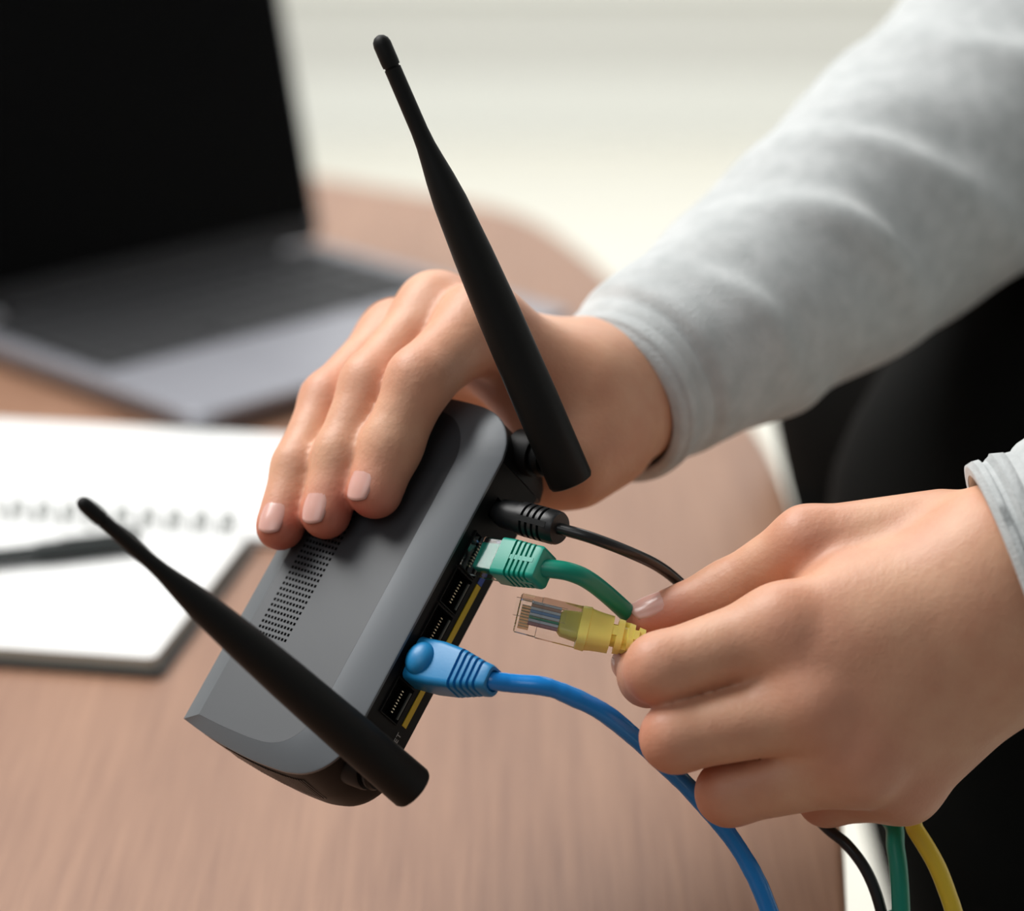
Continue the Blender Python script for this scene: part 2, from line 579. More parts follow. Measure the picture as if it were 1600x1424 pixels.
mb = MB(); mb.loft([[(x, y, z) for x, y in rrect(-0.052, 0.052, 0.012, 0.088, 0.003)] for z in (0.0143, 0.01475)])
mb.build('trackpad', M['laptop_body'], lap)
mb = MB()
rr = [[(-0.10, LD - 0.010 + 0.005 * math.cos(a), 0.0155 + 0.005 * math.sin(a)) for a in np.linspace(0, 6.283, 13)[:-1]],
      [(0.10, LD - 0.010 + 0.005 * math.cos(a), 0.0155 + 0.005 * math.sin(a)) for a in np.linspace(0, 6.283, 13)[:-1]]]
mb.loft(rr); mb.build('hinge', M['laptop_dark'], lap, smooth=True)
lean = math.radians(13)
lu = np.array([0, math.sin(lean), math.cos(lean)]); ln_ = np.array([0, -math.cos(lean), math.sin(lean)])   # up the lid, towards the user
h0 = np.array([0, LD - 0.008, 0.017])


def lid_pts(pts, off): return [h0 + np.array([x, 0, 0]) + lu * y + ln_ * off for x, y in pts]


mb = MB(); mb.loft([lid_pts(rrect(-LW / 2 + i, LW / 2 - i, i, 0.236 - i, 0.009), o) for o, i in ((-0.005, 0.002), (-0.003, 0), (0.0, 0), (0.0006, 0.0006))])
lid = mb.build('lid', M['laptop_body'], lap, smooth=True)
mb = MB(); mb.loft([lid_pts(rrect(-LW / 2 + 0.0022, LW / 2 - 0.0022, 0.014, 0.233, 0.007), o) for o in (0.0003, 0.0012)])
mb.build('screen', M['screen'], lid)
mb = MB(); mb.loft([lid_pts(rrect(-LW / 2 + 0.0025, LW / 2 - 0.0025, 0.001, 0.0137, 0.004), o) for o in (0.0003, 0.0011)])
mb.build('bezel', M['laptop_dark'], lid)

# ================================================================== NOTEBOOK
N1 = np.array([-0.144, 1.063]); na = math.radians(-10.0)
ex = np.array([math.cos(na), math.sin(na)]); ey = np.array([-math.sin(na), math.cos(na)])
rot = Matrix(((ex[0], ey[0], 0), (ex[1], ey[1], 0), (0, 0, 1)))
NW, NH = 0.205, 0.150
nb = empty('notebook', (N1[0], N1[1], TZ), 'open white spiral notebook lying on the table under the dark pen', 'notebook', rot)


def pageblock(x0, x1, y0, y1, z0, z1, name, m, parent):
    b = MB(); b.loft([[(x, y, z) for x, y in rrect(x0, x1, y0, y1, 0.003, 3)] for z in (z0, z1)])
    return b.build(name, m, parent, smooth=False)


pageblock(-NW, 0.002, -0.002, NH, 0.0, 0.0036, 'cover', M['cover'], nb)
pb = pageblock(-NW + 0.001, -0.001, 0.001, NH - 0.004, 0.0036, 0.0080, 'page_block', M['page_edge'], nb)
pageblock(-NW + 0.001, -0.001, 0.001, NH - 0.004, 0.0080, 0.0084, 'page', M['paper'], nb)
pageblock(-NW + 0.008, 0.012, NH + 0.004, NH + 0.148, 0.0, 0.0018, 'flipped_cover', M['cover'], nb)
pageblock(-NW + 0.008, 0.0125, NH + 0.004, NH + 0.1485, 0.0018, 0.0046, 'flipped_page', M['paper'], nb)
ring_me = None
for i in range(16):
    x = -0.012 - i * 0.0125
    if ring_me is None:
        b = MB()
        for dx in (-0.0012, 0.0012):
            path = [(dx, 0.0095 * math.cos(a), 0.0115 * math.sin(a)) for a in np.linspace(-0.3, 3.4, 15)]
            b.loft(sweep(path, 0.0008, 6))
        rg = b.build('binding_ring', M['ring_wire'], nb, smooth=True); ring_me = rg
    else:
        rg = ring_me.copy(); COL.objects.link(rg)
    rg.location = (x, NH + 0.002, 0.0052)

# pen lying across the lower page
a = np.array([*P(212, 851, 1.14)[:2], 0]); b_ = np.array([*P(-120, 885, 1.14)[:2], 0])
# put both ends on the page plane


def on_plane(px, py, z):
    r = cam_pt(px, py, 1.0) @ CM.T
    k = (z - CAM[2]) / r[2]
    return CAM + r * k


zp = TZ + 0.0084 + 0.0052
a = on_plane(218, 846, zp); b_ = on_plane(-230, 895, zp)
dirp = (b_ - a) / np.linalg.norm(b_ - a)
side = np.cross([0, 0, 1], dirp)
rot = Matrix((Vector(dirp), Vector(side), (0, 0, 1))).transposed()
pen = empty('pen', (a[0], a[1], zp), 'dark ballpoint pen lying across the white notebook page', 'pen', rot)


def lathe(prof, axis=0, seg=18):
    rings = []
    for x, r in prof:
        rings.append([(x, r * math.cos(2 * math.pi * k / seg), r * math.sin(2 * math.pi * k / seg)) for k in range(seg)])
    return rings


mb = MB(); mb.loft(lathe([(0, 0.0036), (0.001, 0.0048), (0.036, 0.0052), (0.045, 0.0050), (0.046, 0.0042)])); mb.build('cap', M['pen'], pen, smooth=True)
mb = MB(); mb.loft(lathe([(0.046, 0.0041), (0.11, 0.0038), (0.122, 0.0026), (0.130, 0.0009)])); mb.build('barrel', M['pen'], pen, smooth=True)
mb = MB(); mb.box((0.018, 0.0, 0.0052), (0.034, 0.0022, 0.0010)); mb.build('clip', M['pen'], pen)


# ================================================================== ROUTER
def nrm(v): return v / np.linalg.norm(v)


Uc = nrm(np.array([.45, .842, -.289])); Vc = np.array([.764, -.197, .616]); Vc = nrm(Vc - Uc * Vc.dot(Uc)); Wc = np.cross(Vc, Uc)
Ac = cam_pt(690, 893, 0.885)
mm = 0.001
RM = Matrix([list(r) for r in np.stack([CM @ Vc, CM @ Uc, CM @ Wc], axis=1)])
RO = c2w(Ac + (Vc * -33 + Uc * -9.6 + Wc * -25) * mm)
router = empty('wifi_router', RO, 'slim grey and black wifi router gripped in the right hand, two antennas raised', 'router', RM)
OFF = np.array([33, 9.6, 25.0])


def rl(x, u, z):     # router millimetres -> router object frame
    return (np.array([x, u, z]) + OFF) * mm


def rcam(x, u, z):   # router millimetres -> camera axes
    return Ac + (Vc * x + Uc * u + Wc * z) * mm


def on_router(px, py, h):
    """depth where the ray through a pixel meets the plane h mm above the router's lid"""
    r = cam_pt(px, py, 1.0)
    return (Ac.dot(Wc) + h * mm) / r.dot(Wc)


YC = -9.6
oh = [(-66, 62.1), (-57, 64), (-48, 65.4), (-38, 66.5), (-30, 67), (-22, 67), (-16, 66.6), (-10, 65), (-5, 61.5), (-1.5, 56.5), (0, 51)]
ih = [(-59, 59.6), (-54, 60.1), (-48, 60.6), (-42, 60.9), (-36, 61.1), (-30, 60.9), (-26, 60.2), (-22, 58.4), (-18.5, 55), (-16, 50.5), (-15, 46)]


def smooth2(pts, n=3):
    return [tuple(q[:2]) for q in spline([(a, b, 0) for a, b in pts], n)]


def loop(hf):
    h = smooth2(hf)
    return [(x, YC - y) for x, y in h] + [(x, YC + y) for x, y in h[::-1]]


ol, il = loop(oh), loop(ih)


def inset(lp, d):
    p = np.array(lp); n = len(p)
    out = []
    for i in range(n):
        t = p[(i + 1) % n] - p[i - 1]; t = t / np.linalg.norm(t)
        nn = np.array([-t[1], t[0]])
        c = np.array([-33, YC])
        if nn.dot(c - p[i]) < 0: nn = -nn
        out.append(tuple(p[i] + nn * d))
    return out


# rim
mb = MB()
rings = [[rl(x, y, -1.6) for x, y in inset(ol, 0.6)], [rl(x, y, -1.2) for x, y in ol], [rl(x, y, -0.3) for x, y in ol], [rl(x, y, 0.0) for x, y in inset(ol, 0.5)],
         [rl(x, y, 2.0) for x, y in il]]
mb.loft(rings, cap=False)
rim = mb.build('top_rim', M['router_rim'], router, smooth=True, ang=25)
# panel with the perforated field
bm = bmesh.new()
pl = inset(il, 0.03)
ov = [bm.verts.new(rl(x, y, 2.02)) for x, y in pl]
ov2 = [bm.verts.new(rl(x, y, 1.2)) for x, y in pl]
n = len(ov)
oe = [bm.edges.new((ov[i], ov[(i + 1) % n])) for i in range(n)]
for i in range(n): bm.faces.new((ov[i], ov[(i + 1) % n], ov2[(i + 1) % n], ov2[i]))
NX, NY, PX, PY = 10, 29, 1.4, 2.0
gx0, gy0 = -55.0, -38.5
cells = {}
def gv(i, j):
    if (i, j) not in cells: cells[(i, j)] = bm.verts.new(rl(gx0 + i * PX, gy0 + j * PY, 2.02))
    return cells[(i, j)]
for i in range(NX):
    for j in range(NY):
        c = [gv(i, j), gv(i + 1, j), gv(i + 1, j + 1), gv(i, j + 1)]
        cx, cy = gx0 + (i + .5) * PX, gy0 + (j + .5) * PY
        hh = [(-.46, -.5), (.46, -.5), (.46, .5), (-.46, .5)]
        a = [bm.verts.new(rl(cx + p, cy + q, 2.02)) for p, q in hh]
        b = [bm.verts.new(rl(cx + p, cy + q, 0.8)) for p, q in hh]
        for k in range(4):
            bm.faces.new((c[k], c[(k + 1) % 4], a[(k + 1) % 4], a[k]))
            bm.faces.new((a[k], a[(k + 1) % 4], b[(k + 1) % 4], b[k])).material_index = 1
        bm.faces.new(b).material_index = 1
edges = list(oe)
for i in range(NX):
    edges += [bm.edges.get((gv(i, 0), gv(i + 1, 0))), bm.edges.get((gv(i, NY), gv(i + 1, NY)))]
for j in range(NY):
    edges += [bm.edges.get((gv(0, j), gv(0, j + 1))), bm.edges.get((gv(NX, j), gv(NX, j + 1)))]
bmesh.ops.triangle_fill(bm, use_beauty=True, edges=edges)
bmesh.ops.recalc_face_normals(bm, faces=bm.faces)
me = bpy.data.meshes.new('top_panel'); bm.to_mesh(me); bm.free()
me.materials.append(M['router_grey']); me.materials.append(M['hole'])
tp = bpy.data.objects.new('top_panel', me); COL.objects.link(tp); tp.parent = router
tp['label'] = 'smooth grey top panel with rows of small vent holes'

# black lower case, with a notch for the port panel
def thick(x):
    xs = [-66, -58, -48, -38, -28, -15, 0]; ts = [3.0, 9.5, 17, 23, 27.5, 30.5, 31]
    return float(np.interp(x, xs, ts))


def notch(lp):
    k = len(lp) // 2
    out = list(lp[:k]); x0 = -5.0
    out[-1] = (lp[k - 1][0], lp[k - 1][1])
    a, b = lp[k - 1], lp[k]
    return lp[:k] + [(x0, a[1]), (x0, b[1])] + lp[k:]


def case_ring(ins, zf):
    l = notch(inset(ol, ins))
    return [rl(x, y, zf(x)) for x, y in l]


mb = MB()
mb.loft([case_ring(0.8, lambda x: -1.4), case_ring(0.4, lambda x: -2.0), case_ring(0.1, lambda x: -thick(x) * .55), case_ring(.7, lambda x: -thick(x) * 0.85),
         case_ring(1.8, lambda x: -thick(x) * 0.95), case_ring(4.0, lambda x: -thick(x))])
mb.build('lower_case', M['router_black'], router, smooth=True, ang=30)
# fine ribs of the side vent
mb = MB()
for i in range(32):
    x = -47 + i * 1.05
    yy = float(np.interp(x, [p[0] for p in oh], [p[1] for p in oh])) - 0.45
    th = thick(x)
    mb.box(rl(x, YC - yy, -th * .42), (0.42 * mm, 1.1 * mm, th * .46 * mm))
mb.build('side_vent', M['vent_rib'], router, kind='stuff')

# port panel with openings
ports = [11.8, -1.4, -14.6, -27.8, -41.0]
kinds = ['wan', 'lan', 'lan', 'lan', 'lan']
bm = bmesh.new()
y0, y1, zt, zb = YC - 50.8, YC + 50.8, -1.5, -25.2
outer = [bm.verts.new(rl(-0.4, y, z)) for y, z in ((y0, zt), (y1, zt), (y1, zb), (y0, zb))]
ed = [bm.edges.new((outer[i], outer[(i + 1) % 4])) for i in range(4)]
for i in range(4):
    j = (i + 1) % 4
holes = [(u - 5.9, u + 5.9, -15.6, -6.0) for u in ports] + [(24.5, 31.5, -14.5, -7.5)]
for (a, b, c, d) in holes:
    hv = [bm.verts.new(rl(-0.4, y, z)) for y, z in ((a, c), (b, c), (b, d), (a, d))]
    he = [bm.edges.new((hv[i], hv[(i + 1) % 4])) for i in range(4)]
    ed += he
    bk = [bm.verts.new(rl(-4.6, y, z)) for y, z in ((a, c), (b, c), (b, d), (a, d))]
    for i in range(4): bm.faces.new((hv[i], hv[(i + 1) % 4], bk[(i + 1) % 4], bk[i]))
    bm.faces.new(bk)
bmesh.ops.triangle_fill(bm, use_beauty=True, edges=ed)
bk = [bm.verts.new(rl(-5, y, z)) for y, z in ((y0, zt), (y1, zt), (y1, zb), (y0, zb))]
for i in range(4): bm.faces.new((outer[i], outer[(i + 1) % 4], bk[(i + 1) % 4], bk[i]))
bmesh.ops.recalc_face_normals(bm, faces=bm.faces)
me = bpy.data.meshes.new('port_panel'); bm.to_mesh(me); bm.free(); me.materials.append(M['port_black'])
pp = bpy.data.objects.new('port_panel', me); COL.objects.link(pp); pp.parent = router
for u in ports:
    mb = MB()                     # thin frame around each socket
    for (cy, cz, sy, sz) in ((u, -5.8, 12.4, .4), (u, -15.8, 12.4, .4), (u - 6.1, -10.8, .4, 10.2), (u + 6.1, -10.8, .4, 10.2)):
        mb.box(rl(-0.2, cy, cz), (0.7 * mm, sy * mm, sz * mm))
    pt = mb.build('ethernet_port', M['port_black'], router)
    mb = MB()
    for k in range(8):
        mb.box(rl(-1.3, u - 3.6 + k * 1.03, -12.0), (0.8 * mm, 0.34 * mm, 1.0 * mm))
    mb.build('contact_pins', M['gold'], pt, kind='stuff')
    mb = MB(); mb.box(rl(-0.15, u, -14.9), (0.5 * mm, 9.4 * mm, 0.7 * mm)); mb.build('shield_strip', M['shield'], pt)
mb = MB(); mb.box(rl(-0.32, -20.3, -19.8), (0.3 * mm, 51.4 * mm, 2.4 * mm)); mb.build('port_stripe', M['yellow_print'], router, label='yellow stripe below the row of network ports')
mb = MB(); mb.box(rl(-0.32, 12.3, -19.8), (0.3 * mm, 13.2 * mm, 2.4 * mm)); mb.build('port_stripe', M['blue_print'], router, label='short blue stripe below the green cable port')
cu = bpy.data.curves.new('t', 'FONT'); cu.body = 'RESET'; cu.size = 2.9 * mm; cu.extrude = 0.06 * mm; cu.space_character = 1.15
to = bpy.data.objects.new('t', cu); COL.objects.link(to)
bpy.context.view_layer.update()
me = bpy.data.meshes.new_from_object(to.evaluated_get(bpy.context.evaluated_depsgraph_get()))
bpy.data.objects.remove(to)
me.materials.clear(); me.materials.append(M['white_print'])
tx = bpy.data.objects.new('reset_lettering', me); COL.objects.link(tx); tx.parent = router
q = rl(-0.28, -56.9, -20.6)
tx.matrix_local = Matrix(((0, 0, 1, q[0]), (1, 0, 0, q[1]), (0, 1, 0, q[2]), (0, 0, 0, 1)))

# antennas
def antenna(base, tip, hinge, s_tip, label):
    """base, tip in camera axes (m); hinge in router mm"""
    mw = wm(router).inverted()
    A0 = np.array(mw @ Vector(c2w(base))); T0 = np.array(mw @ Vector(c2w(tip)))
    L = np.linalg.norm(T0 - A0); d = (T0 - A0) / L
    x, y = frame_of(d)
    k = L / 0.154
    prof = [(0, 5.4), (0.5, 6.7), (1.6, 7.2), (30, 7.25), (60, 6.9), (80, 6.3), (98, 5.4), (106, 4.55), (112, 3.7), (117, 3.05), (122, 2.75), (140, 2.65), (143.0, 2.65), (143.1, 2.3)]
    prof2 = [(143.0, 2.2), (143.2, 2.3), (143.6, 2.3), (143.7, 2.75), (145, 2.85), (151, 2.85), (152.4, 2.5), (153.5, 1.6), (154, 0.3)]
    def rg(pr):
        out = []
        for t_, r in pr:
            f = 1 + (s_tip - 1) * t_ / 154
            c = A0 + d * t_ * mm * k
            out.append([c + (x * math.cos(a) + y * math.sin(a)) * r * f * mm for a in np.linspace(0, 2 * math.pi, 37)[:-1]])
        return out
    pr = [(t_, r) for t_, r in prof]
    # refine so the taper is round
    ts = np.array([p[0] for p in prof]); rs = np.array([p[1] for p in prof])
    mb = MB(); mb.loft(rg(prof)); an = mb.build('antenna', M['antenna_black'], router, smooth=True, ang=38); an['label'] = label
    mb = MB(); mb.loft(rg(prof2)); mb.build('tip_cap', M['antenna_black'], an, smooth=True)
    hx, hu, hz = hinge
    mb = MB()
    n = 28
    def hr(xx, r): return [rl(xx, hu + r * math.cos(a), hz + r * math.sin(a)) for a in np.linspace(0, 2 * math.pi, n + 1)[:-1]]
    mb.loft([hr(xx, r) for xx, r in ((-5.5, 7.2), (1.5, 7.2), (2.5, 6.8), (2.6, 5.3), (3.6, 5.3), (3.7, 6.0), (5.0, 6.4), (6.4, 5.8), (6.5, 4.6), (hx - 1, 4.6))])
    mb.build('hinge', M['router_black'], an, smooth=True)
    return an


antenna(cam_pt(894, 757, 0.900), cam_pt(591, 55, 0.874), (13, 50.3, -12), 1.0, 'black antenna rising from the far corner')
antenna(cam_pt(648, 1235, 0.864), cam_pt(122, 780, 0.818), (13, -63.5, -12), 0.82, 'black antenna reaching out over the notebook')


# ================================================================== CABLES
def rect_ring(o, ax, wx, hz, x, w_, h_, r, n=4):
    """rounded rectangle at distance x along ax, w_ along wx, h_ along hz (mm)"""
    return [o + (ax * x + wx * a + hz * b) * mm for a, b in rrect(-w_ / 2, w_ / 2, -h_ / 2, h_ / 2, min(r, w_ / 2 - .01, h_ / 2 - .01), n)]


def ring_world(rings):
    return [[c2w(p) for p in r] for r in rings]


def cord(name, pts, r, m, parent, wob=0.0, world_tail=None, seed=1):
    w_ = [P(*q) for q in pts]
    if world_tail: w_ += [np.array(q) for q in world_tail]
    path = spline(w_, 9)
    rg = np.random.RandomState(seed)
    n = len(path)
    k = rg.randn(n) * wob
    k = np.convolve(k, np.ones(7) / 7, 'same')
    f = 1 + k
    rings = sweep(path, [r * x for x in f], 16)
    mb = MB(); mb.loft(rings)
    return mesh_world(mb, name, m, parent)


def mesh_world(mb, name, m, parent, smooth=True, ang=40, label=None, kind=None):
    o = mesh_obj(name, mb.v, mb.f, m, parent, smooth, world=True, label=label, kind=kind)
    bm = bmesh.new(); bm.from_mesh(o.data); bmesh.ops.recalc_face_normals(bm, faces=bm.faces)
    if smooth:
        for e in bm.edges:
            if len(e.link_faces) == 2 and e.calc_face_angle(0) > math.radians(ang): e.smooth = False
    bm.to_mesh(o.data); bm.free()
    return o


def w3(v): return CM @ v


# ---- black power cable
kc = rcam(0, 28, -11)
pw = empty('power_cable', c2w(kc), 'black power cable plugged into the router above the green cable', 'cable')
R1 = lambda x, r: [kc + (Vc * x + (Uc * math.cos(a) + Wc * math.sin(a)) * r) * mm for a in np.linspace(0, 2 * math.pi, 33)[:-1]]
mb = MB()
prof = [(-3, 3.2), (2, 3.4), (2.1, 4.6), (9.5, 4.9), (9.8, 5.4), (12.2, 5.5)]
x = 12.2
for i in range(4):
    prof += [(x + 0.4, 5.5), (x + 0.5, 4.5), (x + 1.3, 4.5), (x + 1.4, 5.45)]; x += 2.35
prof += [(x + 2.6, 5.3), (x + 3.4, 4.8), (x + 3.5, 2.0)]
mb.loft(ring_world([R1(a, b) for a, b in prof]))
plug = mesh_world(mb, 'plug', M['plastic_black'], pw)
mb = MB()
for s_ in (0, math.pi / 2, math.pi, 3 * math.pi / 2):      # ridges bridging the relief slots
    dd = Uc * math.cos(s_ + .35) + Wc * math.sin(s_ + .35); ee = np.cross(dd, Vc)
    c = kc + (Vc * 17.2 + dd * 4.5) * mm
    mb.box(c2w(c), (11.5 * mm, 1.9 * mm, 1.8 * mm), np.stack([w3(Vc), w3(dd), w3(ee)], 1))
mesh_world(mb, 'relief_ridge', M['plastic_black'], plug, smooth=False)
e0 = kc + Vc * 23.6 * mm
def pd(q): return (800 + FPX * q[0] / -q[2], 712 - FPX * q[1] / -q[2], -q[2])
cord('cord', [pd(e0 - Vc * 2 * mm), pd(e0 + Vc * 2 * mm), (925, 841, .883), (985, 864, .888), (1030, 886, .897), (1065, 914, .907), (1095, 950, .916), (1150, 1060, .922), (1215, 1200, .918),
              (1282, 1284, .910), (1325, 1322, .905), (1357, 1368, .903), (1378, 1430, .903), (1392, 1520, .91)], 0.00185, M['cord_black'], pw,
     world_tail=[(0.150, 0.775, 0.60), (0.17, 0.77, 0.30), (0.19, 0.76, 0.01), (0.26, 0.70, 0.01)])


def plug_body(name, o, ax, wx, hz, parent, x0, x1, wires):
    """clear modular plug; o in camera axes, x along ax"""
    mb = MB()
    mb.loft(ring_world([rect_ring(o, ax, wx, hz, x, w_, h_, .7, 2) for x, w_, h_ in
                        ((x0, 10.4, 5.4), (x0 + .5, 11.4, 6.4), (x0 + 7, 11.6, 6.6), (x0 + 7.2, 11.6, 7.6), (x1, 11.7, 8.0))]))
    body = mesh_world(mb, name, M['clear'], parent, smooth=False)
    return body


# ---- green cable
gc = rcam(0, 11.6, -10.8)
Vg = nrm(Vc + .09 * Uc); Ug = nrm(Uc - Vg * Vg.dot(Uc))
gr = empty('ethernet_cable', c2w(gc), 'green network cable plugged into the router between black and yellow plugs', 'cable')
plug_body('clear_plug', gc, Vg, Ug, Wc, gr, -3.5, 13.0, None)
mb = MB()
mb.loft(ring_world([rect_ring(gc, Vg, Ug, Wc, x, w_, h_, 1.2, 3) for x, w_, h_ in ((2.5, 9.2, 4.6), (8.8, 9.6, 5.0), (9.2, 9.8, 5.2))]))
mesh_world(mb, 'inner_sleeve', M['green_boot'], gr)
rs = [(11.0, 11.8, 9.0), (11.2, 12.8, 9.8), (16.0, 12.8, 10.0)]
x = 16.4
wcur = 12.7
for i in range(5):
    rs += [(x, wcur, 10.0 - .12 * i), (x + .1, wcur - 2.0, 8.4), (x + .75, wcur - 2.0, 8.4), (x + .85, wcur - .1, 10.0 - .12 * i)]
    x += 1.8; wcur -= 0.25
rs += [(x + 1.0, wcur, 9.5), (x + 1.8, wcur - .8, 9.0), (x + 2.2, wcur - 2.6, 7.5), (x + 2.3, 3.0, 3.0)]
mb = MB(); mb.loft(ring_world([rect_ring(gc, Vg, Ug, Wc, *q, 1.5, 4) for q in rs]))
bt = mesh_world(mb, 'boot', M['green_boot'], gr)
mb = MB()
for dd, ee, d0 in ((Wc, Ug, 4.1), (-Wc, Ug, 4.1), (Ug, Wc, 5.2), (-Ug, Wc, 5.2)):
    c = gc + (Vg * 20.6 + dd * d0) * mm
    mb.box(c2w(c), (9.6 * mm, 1.5 * mm, 1.5 * mm), np.stack([w3(Vg), w3(dd), w3(ee)], 1))
mesh_world(mb, 'relief_ridge', M['green_boot'], bt, smooth=False)
e0 = gc + Vg * 27.5 * mm
cord('cord', [pd(e0 - Vg * 4 * mm), pd(e0 - Vg * 1 * mm), (890, 894, .880), (927, 912, .884), (979, 957, .895), (1005, 988, .909), (1080, 1070, .92), (1220, 1190, .921),
              (1378, 1270, .908), (1400, 1330, .902), (1408, 1430, .90), (1408, 1520, .905)], 0.00295, M['green_cord'], gr, wob=.01,
     world_tail=[(0.155, 0.765, 0.60), (0.18, 0.75, 0.30), (0.20, 0.73, 0.01), (0.30, 0.66, 0.01)])

# ---- blue cable
bc = rcam(0, -27.3, -10.8)
Vb = nrm(Vc + .06 * Uc); Ub = nrm(Uc - Vb * Vb.dot(Uc))
bl = empty('ethernet_cable', c2w(bc), 'blue network cable plugged in nearest the lower antenna, arching down to the right', 'cable')
rs = [(-4.5, 11.4, 7), (0, 11.6, 8), (0.1, 14.2, 10.2), (0.6, 14.8, 10.8), (10, 15.0, 11.0), (17.0, 13.6, 10.6)]
x = 17.4; wcur = 13.6
for i in range(5):
    rs += [(x, wcur, 10.6 - .35 * i), (x + .12, wcur - 1.7, 8.6 - .3 * i), (x + .95, wcur - 1.9, 8.6 - .3 * i), (x + 1.07, wcur - .35, 10.5 - .35 * i)]
    x += 2.1; wcur -= 0.98
rs += [(x + 1.3, wcur, 8.8), (x + 2.0, wcur - .8, 8.2), (x + 2.1, 6.4, 6.4), (x + 0.6, 5.2, 5.2), (x + 0.5, 3, 3)]
mb = MB(); mb.loft(ring_world([rect_ring(bc, Vb, Ub, Wc, *q, 2.2, 4) for q in rs]))
bt = mesh_world(mb, 'boot', M['blue_boot'], bl)
mb = MB()
rr = []
cb = bc + (Vb * 4.2 + Ub * -0.2 + Wc * 5.0) * mm
for k in range(9):
    a = math.pi / 2 * k / 8
    rr.append([cb + (Vb * (4.9 * math.cos(p_)) * math.cos(a) + Ub * (5.6 * math.sin(p_)) * math.cos(a) + Wc * 3.6 * math.sin(a)) * mm for p_ in np.linspace(0, 2 * math.pi, 29)[:-1]] if k < 8 else
              [cb + (Wc * 3.6 + Vb * .02 * math.cos(p_) + Ub * .02 * math.sin(p_)) * mm for p_ in np.linspace(0, 2 * math.pi, 29)[:-1]])
mb.loft(ring_world(rr)); mesh_world(mb, 'latch_cover', M['blue_boot'], bt)
e0 = bc + Vb * 29 * mm
cord('cord', [pd(e0 - Vb * 4 * mm), pd(e0), (800, 1068, .868), (850, 1073, .867), (890, 1087, .868), (945, 1115, .871), (1000, 1160, .878), (1060, 1215, .888), (1110, 1268, .893), (1150, 1320, .895), (1182, 1375, .895),
              (1205, 1432, .895), (1230, 1500, .893)], 0.0029, M['blue_cord'], bl, wob=0.09, seed=4,
     world_tail=[(0.118, 0.772, 0.758), (0.150, 0.76, 0.70), (0.165, 0.75, 0.40), (0.18, 0.74, 0.01), (0.26, 0.62, 0.01)])

# ---- yellow cable held in the left hand
ya = nrm(np.array([.972, -.235, .0])); yn = nrm(np.array([.0, .48, .87])); yn = nrm(yn - ya * ya.dot(yn)); yw = np.cross(yn, ya)
yc = cam_pt(808, 957, 0.886)
yl = empty('ethernet_cable', c2w(yc), 'yellow network cable with a clear plug pinched between thumb and forefinger', 'cable')
body = plug_body('clear_plug', yc, ya, yw, yn, yl, 0, 20.5, None)
mb = MB()      # latch tab standing on the broad face
mb.loft(ring_world([rect_ring(yc + (yn * (4.3 + 0.09 * x)) * mm, ya, yw, yn, x, w_, 1.0, .3, 1) for x, w_ in ((-1.2, 6.2), (4.0, 6.2), (4.2, 5.0), (15, 5.0))]))
mesh_world(mb, 'latch_tab', M['clear'], body, smooth=False)
cols = ['wire_white', 'wire_orange', 'wire_white', 'wire_blue', 'wire_white', 'wire_green', 'wire_white', 'wire_brown']
for k in range(8):
    mb = MB()
    o_ = yc + (ya * 8.6 + yw * (3.6 - k * 1.03) + yn * 2.0) * mm
    mb.box(c2w(o_), (9.5 * mm, .86 * mm, .86 * mm), np.stack([w3(ya), w3(yw), w3(yn)], 1))
    mesh_world(mb, 'wire', M[cols[k]], body, smooth=False)
for k in range(8):
    mb = MB()
    o_ = yc + (ya * 2.8 + yw * (3.6 - k * 1.03) - yn * 2.2) * mm
    mb.box(c2w(o_), (3.4 * mm, .32 * mm, 1.8 * mm), np.stack([w3(ya), w3(yw), w3(yn)], 1))
    mesh_world(mb, 'contact', M['gold'], body, smooth=False)
mb = MB(); mb.loft(ring_world([rect_ring(yc, ya, yw, yn, x, w_, h_, 1.6, 3) for x, w_, h_ in ((13.3, 6.6, 3.6), (14.5, 8.4, 4.8), (20, 9.4, 5.6))]))
mesh_world(mb, 'inner_sleeve', M['yellow_boot'], yl)
rs = [(19.6, 11.8, 8.4), (19.8, 13.0, 9.6), (22.6, 13.2, 9.8), (22.8, 12.6, 9.4), (24.6, 12.0, 9.2), (26.6, 11.6, 9.0), (30.0, 11.2, 8.8),
      (30.1, 6.9, 6.9), (31.5, 6.9, 6.9), (31.6, 10.6, 8.6), (33.6, 10.2, 8.4), (33.7, 6.7, 6.7), (35.1, 6.7, 6.7), (35.2, 9.6, 8.0), (37.0, 9.2, 7.7), (37.1, 6.5, 6.5), (38.3, 6.5, 6.5),
      (38.4, 8.5, 7.2), (40.4, 8.0, 6.8), (40.6, 5.8, 5.6), (46, 5.8, 5.6), (46.2, 3, 3)]
mb = MB(); mb.loft(ring_world([rect_ring(yc, ya, yw, yn, *q, 2.9, 5) for q in rs]))
bt = mesh_world(mb, 'boot', M['yellow_boot'], yl)
mb = MB()
for k, (x, s_) in enumerate(((30.8, 1), (34.4, -1), (37.7, 1))):
    for dd, d0 in ((yn, 3.4), (-yn, 3.4)) if k != 1 else ((yw, 3.9), (-yw, 3.9)):
        ee = np.cross(dd, ya)
        mb.box(c2w(yc + (ya * x + dd * d0) * mm), (1.7 * mm, 1.7 * mm, 3.2 * mm), np.stack([w3(ya), w3(dd), w3(ee)], 1))
mesh_world(mb, 'relief_bridge', M['yellow_boot'], bt, smooth=False)
e0 = yc + ya * 44 * mm
